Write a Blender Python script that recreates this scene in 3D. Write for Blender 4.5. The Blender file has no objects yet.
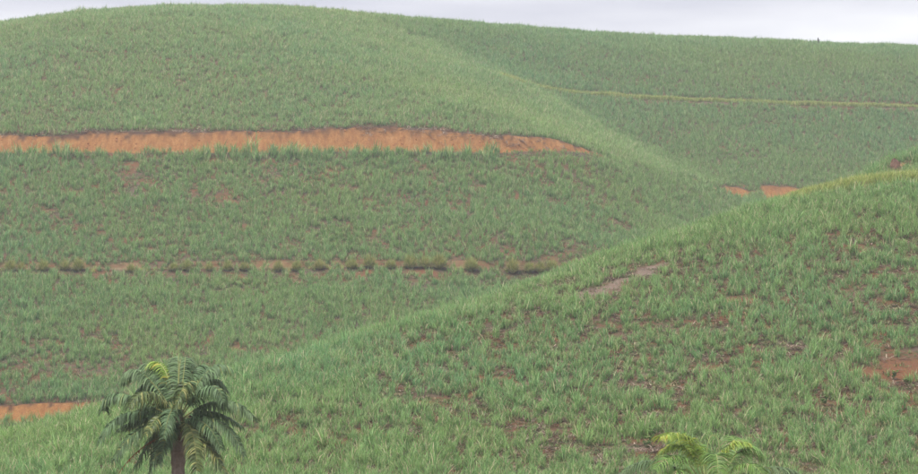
import bpy, math, random
import numpy as np
from mathutils import Vector, Matrix

random.seed(7)
RNG = np.random.default_rng(11)
SC = bpy.context.scene
COL = SC.collection
R = math.radians

# ------------------------------------------------------------------ camera
F = 2603.0                      # focal length in photo pixels (918 wide)
EYE = 12.0
PITCH = math.atan(163.0 / F)
cam_data = bpy.data.cameras.new('camera')
cam_data.sensor_width = 36.0
cam_data.lens = 36.0 * F / 918.0
cam_data.clip_start = 0.5
cam_data.clip_end = 9000.0
cam = bpy.data.objects.new('camera', cam_data)
cam.location = (0, 0, EYE)
cam.rotation_euler = (math.pi / 2 + PITCH, 0, 0)
COL.objects.link(cam)
SC.camera = cam

# ------------------------------------------------------------------ sky, sun, exposure
SUN_EL, SUN_AZ = 62.0, -35.0    # sun high, behind the camera's left shoulder, veiled by cloud
world = bpy.data.worlds.new('World')
SC.world = world
world.use_nodes = True
wn, wl = world.node_tree.nodes, world.node_tree.links
wn.clear()
w_out = wn.new('ShaderNodeOutputWorld')
w_bg = wn.new('ShaderNodeBackground')
w_sky = wn.new('ShaderNodeTexSky')
w_sky.sky_type = 'NISHITA'
w_sky.sun_disc = False
w_sky.sun_elevation = R(SUN_EL)
w_sky.sun_rotation = R(180 + SUN_AZ)
w_sky.dust_density = 3.0
w_tc = wn.new('ShaderNodeTexCoord')
w_map = wn.new('ShaderNodeMapping')
w_map.inputs['Scale'].default_value = (1.0, 1.0, 7.0)
w_map.inputs['Location'].default_value = (-2.872, -0.785, 0.768)
w_no = wn.new('ShaderNodeTexNoise')
w_no.inputs['Scale'].default_value = 4.2
w_no.inputs['Detail'].default_value = 5.0
w_no.inputs['Roughness'].default_value = 0.5
w_ramp = wn.new('ShaderNodeValToRGB')
w_ramp.color_ramp.elements[0].position = 0.34
w_ramp.color_ramp.elements[0].color = (5.35, 5.38, 6.25, 1)
w_ramp.color_ramp.elements[1].position = 0.64
w_ramp.color_ramp.elements[1].color = (9.4, 9.4, 9.7, 1)
w_mix = wn.new('ShaderNodeMixRGB')
w_mix.inputs[0].default_value = 0.9       # nine tenths cloud cover
w_bg.inputs['Strength'].default_value = 0.05
wl.new(w_tc.outputs['Generated'], w_map.inputs['Vector'])
wl.new(w_map.outputs['Vector'], w_no.inputs['Vector'])
wl.new(w_no.outputs['Fac'], w_ramp.inputs['Fac'])
wl.new(w_sky.outputs['Color'], w_mix.inputs[1])
wl.new(w_ramp.outputs['Color'], w_mix.inputs[2])
wl.new(w_mix.outputs['Color'], w_bg.inputs['Color'])
wl.new(w_bg.outputs['Background'], w_out.inputs['Surface'])

sun_data = bpy.data.lights.new('sun', 'SUN')
sun_data.energy = 1.5
sun_data.angle = R(12)
sun_data.color = (1.0, 0.96, 0.9)
sun = bpy.data.objects.new('sun', sun_data)
sd = Vector((math.sin(R(SUN_AZ)) * math.cos(R(SUN_EL)), -math.cos(R(SUN_AZ)) * math.cos(R(SUN_EL)), math.sin(R(SUN_EL))))
sun.rotation_euler = sd.to_track_quat('Z', 'Y').to_euler()
COL.objects.link(sun)

SC.view_settings.view_transform = 'Standard'
SC.view_settings.look = 'None'
SC.view_settings.exposure = 1.38
SC.view_settings.gamma = 1.0
SC.view_settings.use_curve_mapping = False
SC.render.engine = 'CYCLES'
SC.cycles.use_denoising = True
SC.cycles.max_bounces = 6
SC.cycles.diffuse_bounces = 3
SC.cycles.transmission_bounces = 3
SC.cycles.volume_bounces = 0
HAZE = 0.0004

# ------------------------------------------------------------------ helpers
def at(px, py, d):
    """world point on the sight line of photo pixel (px, py) at forward distance d"""
    u, v = (px - 459.0) / F, (237.0 - py) / F
    c, s = math.cos(PITCH), math.sin(PITCH)
    y, z = c - v * s, s + v * c
    return (u / y * d, d, EYE + z / y * d)

def hash2(ix, iy, seed):
    n = (ix * 374761393 + iy * 668265263 + seed * 1442695041) & 0xffffffff
    n = ((n ^ (n >> 13)) * 1274126177) & 0xffffffff
    return ((n ^ (n >> 16)) & 0xffff) / 65535.0

def vnoise(x, y, seed=0):
    x = np.asarray(x, float); y = np.asarray(y, float)
    ix = np.floor(x).astype(np.int64); iy = np.floor(y).astype(np.int64)
    fx = x - ix; fy = y - iy
    fx = fx * fx * (3 - 2 * fx); fy = fy * fy * (3 - 2 * fy)
    a = hash2(ix, iy, seed); b = hash2(ix + 1, iy, seed)
    c = hash2(ix, iy + 1, seed); d = hash2(ix + 1, iy + 1, seed)
    return (a * (1 - fx) + b * fx) * (1 - fy) + (c * (1 - fx) + d * fx) * fy

def fbm(x, y, seed=0, octs=4):
    t = 0; amp = 0.5; tot = 0
    for k in range(octs):
        t = t + amp * vnoise(x * 2 ** k, y * 2 ** k, seed + k * 17); tot += amp; amp *= 0.5
    return t / tot

def sstep(a, b, x):
    t = np.clip((np.asarray(x, float) - a) / (b - a), 0, 1)
    return t * t * (3 - 2 * t)

def tps_fit(pts):
    P = np.array(pts); xy = P[:, :2] / 100.0; z = P[:, 2]; n = len(P)
    r2 = ((xy[:, None] - xy[None]) ** 2).sum(-1)
    K = 0.5 * r2 * np.log(r2 + 1e-12) + np.eye(n) * 2e-4
    A = np.zeros((n + 3, n + 3)); A[:n, :n] = K
    A[:n, n] = 1; A[:n, n + 1:] = xy; A[n, :n] = 1; A[n + 1:, :n] = xy.T
    w = np.linalg.solve(A, np.concatenate([z, np.zeros(3)]))
    def ev(x, y):
        x = np.asarray(x, float).ravel() / 100.0; y = np.asarray(y, float).ravel() / 100.0
        out = np.empty_like(x)
        for s in range(0, len(x), 60000):
            a = x[s:s + 60000]; b = y[s:s + 60000]
            r2 = (a[:, None] - xy[None, :, 0]) ** 2 + (b[:, None] - xy[None, :, 1]) ** 2
            out[s:s + 60000] = (0.5 * r2 * np.log(r2 + 1e-12)) @ w[:n] + w[n] + w[n + 1] * a + w[n + 2] * b
        return out
    return ev

# ------------------------------------------------------------------ the hills (control points in metres through at())
BACK = [at(*p) for p in [
    (-150, 412, 287), (0, 412, 287), (110, 405, 288), (230, 395, 287), (400, 345, 306), (560, 300, 338), (700, 232, 400), (745, 202, 448),
    (-150, 336, 312), (0, 336, 312), (200, 336, 312), (330, 332, 314), (450, 306, 324),
    (-150, 266, 340), (0, 266, 340), (150, 266, 340), (300, 265, 341), (450, 265, 342), (570, 262, 347), (640, 240, 366),
    (-150, 210, 361), (0, 209, 361), (200, 209, 361), (400, 209, 363), (540, 209, 369), (640, 205, 390),
    (-150, 154, 384), (0, 152, 384), (150, 151, 384), (300, 150, 385), (420, 150, 387), (500, 153, 391), (590, 156, 401),
    (650, 170, 424), (700, 182, 441), (745, 192, 458), (790, 194, 462),
    (0, 82, 415), (200, 76, 418), (350, 80, 422), (450, 90, 431), (520, 112, 438), (590, 136, 440),
    (0, 45, 438), (200, 32, 446), (330, 42, 454), (440, 62, 470), (500, 80, 468),
    (-150, 52, 462), (0, 25, 468), (110, 13, 476), (210, 9, 482), (300, 13.5, 490), (370, 19, 508),
    (400, 28, 507), (460, 55, 502), (540, 88, 491), (640, 145, 476), (690, 170, 467),
    (600, 93, 503), (700, 99, 510), (800, 103, 515), (905, 105, 520), (1070, 108, 525),
    (720, 150, 482), (800, 160, 482), (900, 150, 495), (1000, 150, 497), (800, 192, 464), (900, 190, 470),
    (450, 25, 530), (550, 34.5, 545), (650, 40.5, 557), (750, 44, 563), (850, 48, 567), (918, 51, 570), (1070, 59, 575),
    (600, 60, 525), (750, 68, 535), (900, 72, 540),
    # far sides of the crests, falling away
    (-150, 85, 520), (0, 58, 525), (110, 45, 530), (210, 38, 540), (300, 36, 550), (400, 38, 575), (550, 48, 600), (750, 60, 620), (918, 68, 630), (1070, 75, 635),
]]
FRONT = [at(*p) for p in [
    (-150, 474, 160), (0, 474, 165), (230, 474, 165), (459, 474, 163), (690, 474, 161), (918, 474, 160), (1070, 474, 160),
    (-150, 468, 175), (0, 441, 182), (110, 416, 190), (230, 380, 198), (400, 329, 212), (560, 284, 226), (650, 250, 235), (740, 219, 244),
    (800, 202, 250), (860, 193, 253), (918, 186, 255), (1070, 168, 262),
    (230, 420, 180), (459, 400, 186), (459, 350, 201), (690, 400, 183), (690, 320, 207), (690, 270, 222), (918, 400, 183), (918, 300, 211), (918, 230, 234),
    (918, 156, 282), (1000, 136, 290), (882, 171, 279), (850, 200, 275),
    (0, 458, 205), (110, 435, 215), (0, 485, 240), (230, 400, 222), (400, 348, 240), (400, 405, 270), (560, 302, 255), (560, 370, 285),
    (740, 246, 275), (740, 330, 310), (800, 216, 280), (800, 285, 310), (870, 192, 300), (870, 260, 330), (940, 165, 315), (940, 240, 350),
    (459, 525, 140), (0, 525, 140), (918, 525, 140), (-150, 525, 140), (1070, 525, 140),
]] + [(-40, 110, EYE - 10), (40, 110, EYE - 10), (0, 110, EYE - 10), (-40, 85, EYE - 9), (0, 85, EYE - 9), (40, 85, EYE - 9), (0, 40, EYE - 5.5), (30, 0, EYE - 3), (-30, 0, EYE - 3), (0, 0, EYE - 2.4)]
back_f, front_f = tps_fit(BACK), tps_fit(FRONT)

def hermite_curve(pts):
    P = sorted((at(*p)[:2] for p in pts))
    xs = np.array([p[0] for p in P]); ys = np.array([p[1] for p in P])
    dense = np.linspace(xs[0], xs[-1], 400)
    yy = np.interp(dense, xs, ys)
    k = np.hanning(25); k /= k.sum()
    yy = np.convolve(np.pad(yy, 12, mode='edge'), k, 'valid')
    return dense, yy

def ramp(x, pts):
    return np.interp(x, [p[0] for p in pts], [p[1] for p in pts])

ROAD = hermite_curve([(-150, 154, 383), (0, 152, 382.6), (150, 151, 382.4), (300, 150, 383), (420, 150, 385.5), (500, 153, 390), (590, 156, 401), (650, 170, 424), (700, 182, 441), (745, 192, 458), (770, 193, 461), (830, 192, 464)])
ROAD_W = [(-100, 5.0), (-67, 5.4), (-45, 6.2), (-25, 6.9), (-4, 6.6), (3, 5.6), (9, 4.2), (14, 3.1), (18, 2.3), (22, 1.4), (25, 0.0), (38, 0.0), (41, 2.0), (43.5, 4.4), (45, 3.6), (47, 5.4), (49.5, 5.0), (51.2, 0.8), (53.2, 1.0), (54, 6.4), (56, 7.8), (57.5, 6.6), (59.5, 8.0), (61.5, 5.0), (63, 0.0), (200, 0)]
TRACK = hermite_curve([(-200, 412, 286), (0, 411, 287), (110, 403, 288), (230, 396, 290)])
TRACK_W = [(-100, 5.2), (-48, 5.2), (-41, 4.2), (-36, 2.4), (-31, 0.0), (200, 0)]
LEDGE = hermite_curve([(-200, 265, 340), (0, 264, 340), (150, 263, 340), (300, 262, 341), (450, 263, 342), (570, 262, 347), (640, 245, 364)])
LEDGE_W = [(-100, 1.6), (16, 1.6), (21, 0.0), (200, 0)]
VERGE = hermite_curve([(500, 78, 486), (600, 93, 503), (700, 99, 510), (800, 103, 515), (905, 105, 520), (1070, 108, 525), (1200, 110, 530)])
VERGE_W = [(-200, 0), (4, 0), (12, 1.3), (200, 1.6)]

def raw_h(x, y):
    x = np.asarray(x, float); y = np.asarray(y, float)
    xb = np.clip(x, -150, 170); 
    xf = np.clip(x, -75, 95)
    hb = back_f(xb, np.clip(y, 275, 650)) - np.maximum(0, 282 - y) * 0.35 - np.maximum(0, y - 640) * 0.35
    hf = front_f(xf, np.clip(y, -10, 345)) - np.maximum(0, y - 335) * 0.5
    hb = np.maximum(hb, -18); hf = np.maximum(hf, -18)
    k = 1.2
    m = np.maximum(hb, hf); dlt = np.abs(hb - hf)
    h = m + k * 0.25 * np.maximum(0, 1 - dlt / (2 * k)) ** 2
    fade = sstep(220, 700, np.abs(x)) 
    h = h * (1 - fade) + (EYE - 25) * fade
    fade = sstep(0, 260, -y)
    return h * (1 - fade) + (EYE - 25) * fade

def cut_info(curve, wpts, x, y):
    cx, cy = curve
    yr = np.interp(x, cx, cy)
    sl = np.interp(x, cx, np.gradient(cy, cx))
    s = (y - yr) / np.sqrt(1 + sl * sl)
    w = ramp(x, wpts)
    w = w * (0.88 + 0.24 * vnoise(x * 0.13, 0 * x, 5)) * ((x > cx[0]) & (x < cx[-1]))
    if wpts is ROAD_W:
        s = s - np.where(x < 32, w, 0)      # here the curve is the outer edge of the track
    return yr, sl, s, w

CUTS = [(ROAD, ROAD_W, 0.50), (TRACK, TRACK_W, 0.45), (LEDGE, LEDGE_W, 0.5), (VERGE, VERGE_W, 0.6)]

def height(x, y):
    """ground height with the roads cut into the slopes, and masks (clay face, humus lip, track floor)"""
    x = np.asarray(x, float).ravel(); y = np.asarray(y, float).ravel()
    h = raw_h(x, y)
    near = (np.abs(x) < 140) & (y > 60) & (y < 640)
    h = h + near * ((fbm(x * 0.09, y * 0.09, 3, 3) - 0.5) * 0.9 + (fbm(x * 0.7, y * 0.7, 9, 2) - 0.5) * 0.16)
    clay = np.zeros_like(h); lip = np.zeros_like(h); floor = np.zeros_like(h)
    for ci, (curve, wp, run_f) in enumerate(CUTS):
        yr, sl, s, w = cut_info(curve, wp, x, y)
        sel = (w > 0.05) & (s > -w * 1.4 - 1.2) & (s < w * run_f + 3)
        if not sel.any():
            continue
        xs, ss, ws, sls = x[sel], s[sel], w[sel], sl[sel]
        nrm = np.sqrt(1 + sls * sls); nx, ny = -sls / nrm, 1 / nrm
        wob = (fbm(xs * 0.35, y[sel] * 0.12, 31 + ci, 3) - 0.5) * 0.9 * np.minimum(1, ws / 3)
        run = ws * run_f * (0.75 + 0.5 * vnoise(xs * 0.4, 0 * xs, 8 + ci))
        # floor level = natural ground at the outer edge of the floor
        ox, oy = xs - nx * (ss + ws), y[sel] - ny * (ss + ws)
        f0 = raw_h(ox, oy) + 0.1
        tx, ty = xs - nx * (ss - run), y[sel] - ny * (ss - run)
        top = raw_h(tx, ty) + 0.05
        t = np.clip((ss + wob * 0.4) / np.maximum(run, 0.05), 0, 1)
        prof = np.clip(t * 1.12, 0, 1) ** 0.85
        gull = (fbm(xs * 1.6, ss * 0.4, 77, 4) - 0.5) * 1.1 * np.sin(np.pi * np.clip(t, 0, 1)) * np.minimum(1, ws / 4)
        cutz = f0 + (top - f0) * prof + gull
        hh = h[sel]
        inside = (ss > -ws) & (ss < run)
        hh = np.where(inside, cutz, hh)
        # spill berm on the outer edge
        berm = np.exp(-((ss + ws + 0.3) / 0.6) ** 2) * 0.25 * np.minimum(1, ws / 4)
        h[sel] = hh + berm
        if ci != 3:
            c = sstep(-0.9 * 1, -0.3, ss) * (1 - sstep(run + 0.1, run + 0.5, ss)) * np.minimum(1, ws / 1.5)
            clay[sel] = np.maximum(clay[sel], c * (1.0 if ci < 2 else 0.35 * vnoise(xs * 0.3, 0 * xs, 66)))
            lip[sel] = np.maximum(lip[sel], sstep(run * 0.62, run * 1.05, ss + wob * 0.9 + (vnoise(xs * 2.1, ss * 1.5, 61) - 0.5) * 1.3) * (1 - sstep(run + 0.25, run + 0.7, ss)) * np.minimum(1, ws / 2) * (0 if ci == 2 else (np.where(xs > 30, 0.5, 0.9))))
        floor[sel] = np.maximum(floor[sel], sstep(-ws - 0.2, -ws + 0.4, ss) * (1 - sstep(-0.3, 0.2, ss)) * np.minimum(1, ws / 1.5))
    return h, clay, lip, floor

def gz(x, y):
    return float(height(np.array([x]), np.array([y]))[0][0])

def hit(px, py, d0=100, d1=620):
    """ground point seen at photo pixel (px, py): marches the sight line to the terrain"""
    d = np.arange(d0, d1, 0.5)
    P = np.array([at(px, py, q) for q in d])
    h = height(P[:, 0], P[:, 1])[0]
    k = np.argmax(h >= P[:, 2]) if (h >= P[:, 2]).any() else len(d) - 1
    return (P[k, 0], P[k, 1], h[k])

WEEDS = [(653, 442, .8, 'bright leafy weed left of the lime palm, upper of two'), (646, 450, .8, 'bright leafy weed left of the lime palm, lower of two'),
    (824, 408, .7, 'leafy weed beside a small red bare patch, right of centre on the near slope'), (893, 380, .7, 'leafy weed on the large red bare patch at the right edge'),
    (906, 386, .6, 'low leafy weed at the lower edge of the right-hand bare patch')]
WEED_AT = [hit(w[0], w[1]) for w in WEEDS]
TUFT_PX = [(13, 271, 1.1), (24, 270, .8), (46, 270, 1.0), (67, 269, .9), (81, 272, 1.25), (133, 268, .8), (176, 266, .8), (188, 266, .9), (211, 267, .7), (229, 265, .9), (245, 266, .85), (279, 265, .9), (297, 266, .9), (320, 265, 1.0), (352, 266, .95), (370, 269, 1.1), (391, 269, .9), (411, 270, 1.25), (425, 270, 1.0), (439, 270, 1.25), (471, 270, 1.3), (513, 270, 1.3), (530, 270, 1.05), (541, 271, 1.05), (553, 270, 1.1), (566, 267, .8), (577, 266, .85)]
# bare and straw patches: (px, py, long half axis m, short half axis m, angle deg, kind)
PATCHES = [
    *[(582 + 76 * t, 298 - 31 * t, 1.15 + .3 * math.sin(7 * t), 1.7, 0, 'straw') for t in [k / 8 for k in range(9)]],
    (905, 370, 3.0, 3.0, 10, 'clay'), (870, 374, 1.9, 2.0, 0, 'clay'), (895, 395, 1.3, 1.4, 40, 'clay'), (860, 412, 1.2, 1.0, 20, 'clay'), (825, 405, 1.2, 1.4, 20, 'clay'),
    (735, 318, 1.3, 1.2, 0, 'clay'), (770, 330, 1.4, 1.0, 0, 'clay'), (735, 300, 1.8, 1.0, 0, 'clay'), (845, 262, 1.6, 0.9, 0, 'clay'), (800, 345, 1.8, 1.0, 0, 'straw'),
    (655, 438, 1.2, 1.0, 10, 'clay'), (700, 402, 1.5, 0.9, 10, 'clay'), (705, 370, 1.3, 0.8, 0, 'clay'), (640, 375, 2.2, 1.2, 12, 'straw'),
    (485, 380, 1.6, 0.9, 10, 'clay'), (475, 397, 1.4, 0.8, 10, 'clay'), (440, 372, 2.4, 1.0, 14, 'straw'), (350, 372, 3.0, 1.1, 16, 'straw'), (395, 355, 2.6, 1.0, 18, 'straw'), (540, 385, 3.0, 1.0, 8, 'straw'),
    (585, 440, 0.9, 1.2, 0, 'clay'), (290, 435, 0.9, 0.9, 10, 'clay'), (330, 445, 1.0, 1.2, 30, 'clay'), (290, 378, 1.4, 0.9, 10, 'clay'), (740, 445, 1.6, 1.0, 0, 'straw'), (560, 350, 2.4, 1.0, 6, 'straw'),
    (330, 172, 1.6, 3.0, 0, 'clay'), (215, 163, 1.8, 2.4, 0, 'clay'), (132, 168, 0.9, 3.5, 0, 'clay'), (264, 163, 1.2, 2.0, 0, 'clay'), (10, 185, 0.8, 2.4, 0, 'clay'),
    (515, 197, 1.1, 3.0, 0, 'clay'), (385, 174, 1.0, 2.0, 0, 'clay'), (600, 206, 0.9, 2.0, 0, 'clay'), (130, 242, 2.0, 2.0, 0, 'clay'), (232, 200, 1.0, 2.0, 0, 'clay'), (243, 229, 0.8, 2.0, 0, 'clay'),
    (105, 280, 1.2, 4.0, 35, 'clay'), (235, 278, 0.9, 2.0, 0, 'clay'), (425, 275, 3.0, 2.0, 0, 'clay'), (365, 275, 1.4, 1.4, 0, 'clay'), (545, 275, 1.2, 1.4, 0, 'clay'), (40, 325, 1.0, 2.0, 0, 'clay'),
    (35, 380, 0.7, 3.0, 0, 'clay'), (118, 352, 0.7, 2.0, 0, 'clay'), (210, 340, 0.8, 1.6, 0, 'clay'), (150, 395, 2.0, 2.0, 0, 'clay'), (240, 350, 1.6, 1.4, 0, 'clay'),
    (748, 150, 2.0, 4.0, 0, 'straw'), (835, 185, 0.1, 0.1, 0, 'straw'), (50, 62, 1.0, 2.5, 0, 'straw'), (73, 103, 1.0, 3.4, 0, 'straw'), (270, 95, 1.8, 2.0, 0, 'straw'), (860, 88, 1.4, 2.0, 0, 'straw'), (740, 60, 1.0, 2.0, 0, 'straw'),
    (745, 187, 1.2, 1.2, 0, 'clay'),
]
PATCH_W = []
for (px, py, a, b, ang, kind) in PATCHES:
    p = hit(px, py)
    PATCH_W.append((p[0], p[1], a, b, R(ang), kind))

def patch_masks(x, y):
    x = np.asarray(x, float).ravel(); y = np.asarray(y, float).ravel()
    wx = x + (fbm(x * 0.8, y * 0.8, 51, 3) - 0.5) * 2.2; wy = y + (fbm(x * 0.8, y * 0.8, 52, 3) - 0.5) * 2.6
    clay = np.zeros_like(x); straw = np.zeros_like(x)
    for (cx, cy, a, b, an, kind) in PATCH_W:
        dx, dy = wx - cx, wy - cy
        u = (dx * math.cos(an) + dy * math.sin(an)) / a; v = (-dx * math.sin(an) + dy * math.cos(an)) / b
        m = 1 - sstep(0.45, 1.25, np.sqrt(u * u + v * v))
        if kind == 'clay': clay = np.maximum(clay, m)
        else: straw = np.maximum(straw, m * (1.0 if a < 1.65 and b == 1.7 else 0.55))
    return clay, straw

# ------------------------------------------------------------------ materials
def new_mat(name):
    m = bpy.data.materials.new(name); m.use_nodes = True
    n = m.node_tree.nodes; n.clear()
    return m, n, m.node_tree.links

def mixrgb(n, l, fac, a, b, mode='MIX'):
    k = n.new('ShaderNodeMixRGB'); k.blend_type = mode
    for s, v in ((0, fac), (1, a), (2, b)):
        if isinstance(v, (int, float)): k.inputs[s].default_value = v
        elif isinstance(v, tuple): k.inputs[s].default_value = (*v, 1)
        else: l.new(v, k.inputs[s])
    return k.outputs[0]

def noise(n, l, vec, scale, detail=4, rough=0.55):
    k = n.new('ShaderNodeTexNoise'); k.inputs['Scale'].default_value = scale
    k.inputs['Detail'].default_value = detail; k.inputs['Roughness'].default_value = rough
    if vec is not None: l.new(vec, k.inputs['Vector'])
    return k.outputs['Fac']

def mrange(n, l, v, a, b, c=0.0, d=1.0):
    k = n.new('ShaderNodeMapRange'); k.clamp = True
    for i, q in enumerate((a, b, c, d)): k.inputs[i + 1].default_value = q
    l.new(v, k.inputs[0]); return k.outputs[0]

def attr(n, name):
    k = n.new('ShaderNodeAttribute'); k.attribute_name = name
    return k.outputs['Fac']

def ground_material():
    m, n, l = new_mat('field_soil')
    out = n.new('ShaderNodeOutputMaterial'); bs = n.new('ShaderNodeBsdfPrincipled')
    geo = n.new('ShaderNodeNewGeometry').outputs['Position']
    n1 = noise(n, l, geo, 0.35, 5); n2 = noise(n, l, geo, 2.3, 5, 0.65); n3 = noise(n, l, geo, 9.0, 3, 0.7); n4 = noise(n, l, geo, 0.09, 3)
    soil = mixrgb(n, l, mrange(n, l, n2, 0.3, 0.7), (0.17, 0.077, 0.04), (0.32, 0.14, 0.068))
    dry = mixrgb(n, l, mrange(n, l, n3, 0.3, 0.7), (0.13, 0.085, 0.062), (0.24, 0.165, 0.12))
    weed = mixrgb(n, l, mrange(n, l, n3, 0.3, 0.7), (0.06, 0.09, 0.03), (0.12, 0.15, 0.055))
    base = mixrgb(n, l, mrange(n, l, n1, 0.42, 0.62), soil, dry)
    base = mixrgb(n, l, mrange(n, l, n2, 0.47, 0.62), base, weed)
    clay = mixrgb(n, l, mrange(n, l, n2, 0.25, 0.75), (0.40, 0.175, 0.05), (0.55, 0.285, 0.10))
    mpv = n.new('ShaderNodeMapping'); mpv.inputs['Scale'].default_value = (1.0, 0.25, 0.3); l.new(geo, mpv.inputs['Vector'])
    nst = noise(n, l, mpv.outputs[0], 1.5, 6, 0.7)
    clay = mixrgb(n, l, mrange(n, l, nst, 0.46, 0.66, 0, 0.8), clay, (0.31, 0.125, 0.042))
    clay = mixrgb(n, l, mrange(n, l, nst, 0.44, 0.30, 0, 0.7), clay, (0.58, 0.33, 0.16))
    clay = mixrgb(n, l, mrange(n, l, n3, 0.5, 0.75), clay, (0.19, 0.075, 0.04))
    n5 = noise(n, l, geo, 28.0, 3, 0.7)
    clayp = mixrgb(n, l, mrange(n, l, n2, 0.25, 0.75), (0.22, 0.085, 0.04), (0.36, 0.155, 0.07))
    straw = mixrgb(n, l, mrange(n, l, n3, 0.3, 0.75), (0.25, 0.18, 0.14), (0.40, 0.305, 0.245))
    hum = mixrgb(n, l, mrange(n, l, n2, 0.35, 0.7), (0.05, 0.033, 0.025), (0.13, 0.07, 0.043))
    def broken(nm):
        k = n.new('ShaderNodeMath'); k.operation = 'MULTIPLY'; l.new(attr(n, nm), k.inputs[0]); l.new(mrange(n, l, n3, 0.36, 0.56, 0.15, 1.0), k.inputs[1]); return k.outputs[0]
    c = mixrgb(n, l, broken('straw'), base, straw)
    c = mixrgb(n, l, broken('patch'), c, clayp)
    c = mixrgb(n, l, attr(n, 'clay'), c, clay)
    c = mixrgb(n, l, attr(n, 'ledge'), c, mixrgb(n, l, mrange(n, l, n2, 0.3, 0.7), (0.30, 0.20, 0.11), (0.42, 0.31, 0.18)))
    c = mixrgb(n, l, attr(n, 'lip'), c, hum)
    c = mixrgb(n, l, mrange(n, l, n5, 0.64, 0.74, 0.0, 0.45), c, (0.05, 0.032, 0.024))
    l.new(c, bs.inputs['Base Color']); bs.inputs['Roughness'].default_value = 0.95
    bs.inputs['Specular IOR Level'].default_value = 0.15
    bp = n.new('ShaderNodeBump'); bp.inputs['Strength'].default_value = 0.9; bp.inputs['Distance'].default_value = 0.35
    l.new(n3, bp.inputs['Height']); l.new(bp.outputs[0], bs.inputs['Normal'])
    l.new(bs.outputs[0], out.inputs[0])
    return m

def leaf_material(name, c0, c1, c2, dry=(0.32, 0.26, 0.15), dry_amt=0.12, trans=0.3, patch_scale=0.025, gloss=0.35, rough=0.42):
    """leaf colour varies per plant, by broad patches in the crop and along each blade (attribute 'tip')"""
    m, n, l = new_mat(name)
    out = n.new('ShaderNodeOutputMaterial'); bs = n.new('ShaderNodeBsdfPrincipled'); tr = n.new('ShaderNodeBsdfTranslucent'); mx = n.new('ShaderNodeMixShader')
    oi = n.new('ShaderNodeObjectInfo').outputs['Random']
    geo = n.new('ShaderNodeNewGeometry').outputs['Position']
    br = attr(n, 'blade')
    n1 = noise(n, l, geo, patch_scale, 4)
    c = mixrgb(n, l, mrange(n, l, n1, 0.35, 0.65), c0, c1)
    c = mixrgb(n, l, mrange(n, l, oi, 0.25, 1.0, 0.0, 0.75), c, c2)
    c = mixrgb(n, l, mrange(n, l, br, 1 - dry_amt, 1 - dry_amt * 0.8), c, dry)
    hv = n.new('ShaderNodeHueSaturation'); l.new(c, hv.inputs['Color']); l.new(mrange(n, l, br, 0, 1, 0.5, 1.55), hv.inputs['Value'])
    c = hv.outputs[0]
    l.new(c, bs.inputs['Base Color']); l.new(c, tr.inputs['Color'])
    bs.inputs['Roughness'].default_value = rough; bs.inputs['Specular IOR Level'].default_value = gloss
    mx.inputs[0].default_value = trans
    l.new(bs.outputs[0], mx.inputs[1]); l.new(tr.outputs[0], mx.inputs[2]); l.new(mx.outputs[0], out.inputs[0])
    return m

def plain_material(name, c0, c1, scale=6.0, rough=0.9):
    m, n, l = new_mat(name)
    out = n.new('ShaderNodeOutputMaterial'); bs = n.new('ShaderNodeBsdfPrincipled')
    tc = n.new('ShaderNodeTexCoord').outputs['Object']
    f = noise(n, l, tc, scale, 5, 0.65)
    l.new(mixrgb(n, l, mrange(n, l, f, 0.3, 0.7), c0, c1), bs.inputs['Base Color'])
    bs.inputs['Roughness'].default_value = rough; bs.inputs['Specular IOR Level'].default_value = 0.2
    bp = n.new('ShaderNodeBump'); bp.inputs['Strength'].default_value = 0.5; bp.inputs['Distance'].default_value = 0.03
    l.new(f, bp.inputs['Height']); l.new(bp.outputs[0], bs.inputs['Normal'])
    l.new(bs.outputs[0], out.inputs[0])
    return m

M_GROUND = ground_material()
CANE_DRY = (0.42, 0.36, 0.22)
M_CANE = leaf_material('cane_leaf', (0.25, 0.41, 0.115), (0.195, 0.39, 0.15), (0.30, 0.455, 0.15), trans=0.45, dry=CANE_DRY)
M_CANE_PALE = leaf_material('pale_cane_leaf', (0.275, 0.44, 0.13), (0.22, 0.42, 0.155), (0.32, 0.475, 0.16), trans=0.45, dry=CANE_DRY)
M_CANE_DEEP = leaf_material('deep_cane_leaf', (0.235, 0.39, 0.105), (0.185, 0.38, 0.14), (0.285, 0.43, 0.135), trans=0.45, dry=CANE_DRY)
M_WEED = leaf_material('low_weed', (0.17, 0.25, 0.08), (0.20, 0.26, 0.09), (0.14, 0.235, 0.075), dry_amt=0.25, patch_scale=0.3)
M_LITTER = leaf_material('dead_cane_leaf', (0.28, 0.20, 0.145), (0.32, 0.24, 0.17), (0.22, 0.155, 0.115), dry=(0.40, 0.32, 0.24), dry_amt=0.1, trans=0.15, gloss=0.2)
M_VERGE = leaf_material('verge_blade', (0.43, 0.53, 0.15), (0.40, 0.51, 0.14), (0.48, 0.54, 0.17), dry=(0.55, 0.50, 0.22), dry_amt=0.2, trans=0.45)
M_TUFT = leaf_material('tuft_blade', (0.31, 0.37, 0.09), (0.33, 0.38, 0.095), (0.38, 0.39, 0.11), dry=(0.42, 0.34, 0.15), dry_amt=0.2, trans=0.4)
M_FROND = leaf_material('palm_leaflet', (0.13, 0.215, 0.10), (0.14, 0.225, 0.10), (0.17, 0.25, 0.115), dry=(0.2, 0.22, 0.08), dry_amt=0.04, patch_scale=0.6, gloss=0.25, rough=0.5)
M_FROND_Y = leaf_material('yellowing_leaflet', (0.11, 0.17, 0.06), (0.13, 0.185, 0.06), (0.145, 0.19, 0.065), dry=(0.26, 0.26, 0.09), dry_amt=0.2, patch_scale=0.6)
M_LIME = leaf_material('lime_leaflet', (0.36, 0.50, 0.09), (0.31, 0.46, 0.09), (0.40, 0.52, 0.12), dry=(0.42, 0.40, 0.08), dry_amt=0.15, patch_scale=0.8, trans=0.4)
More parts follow.
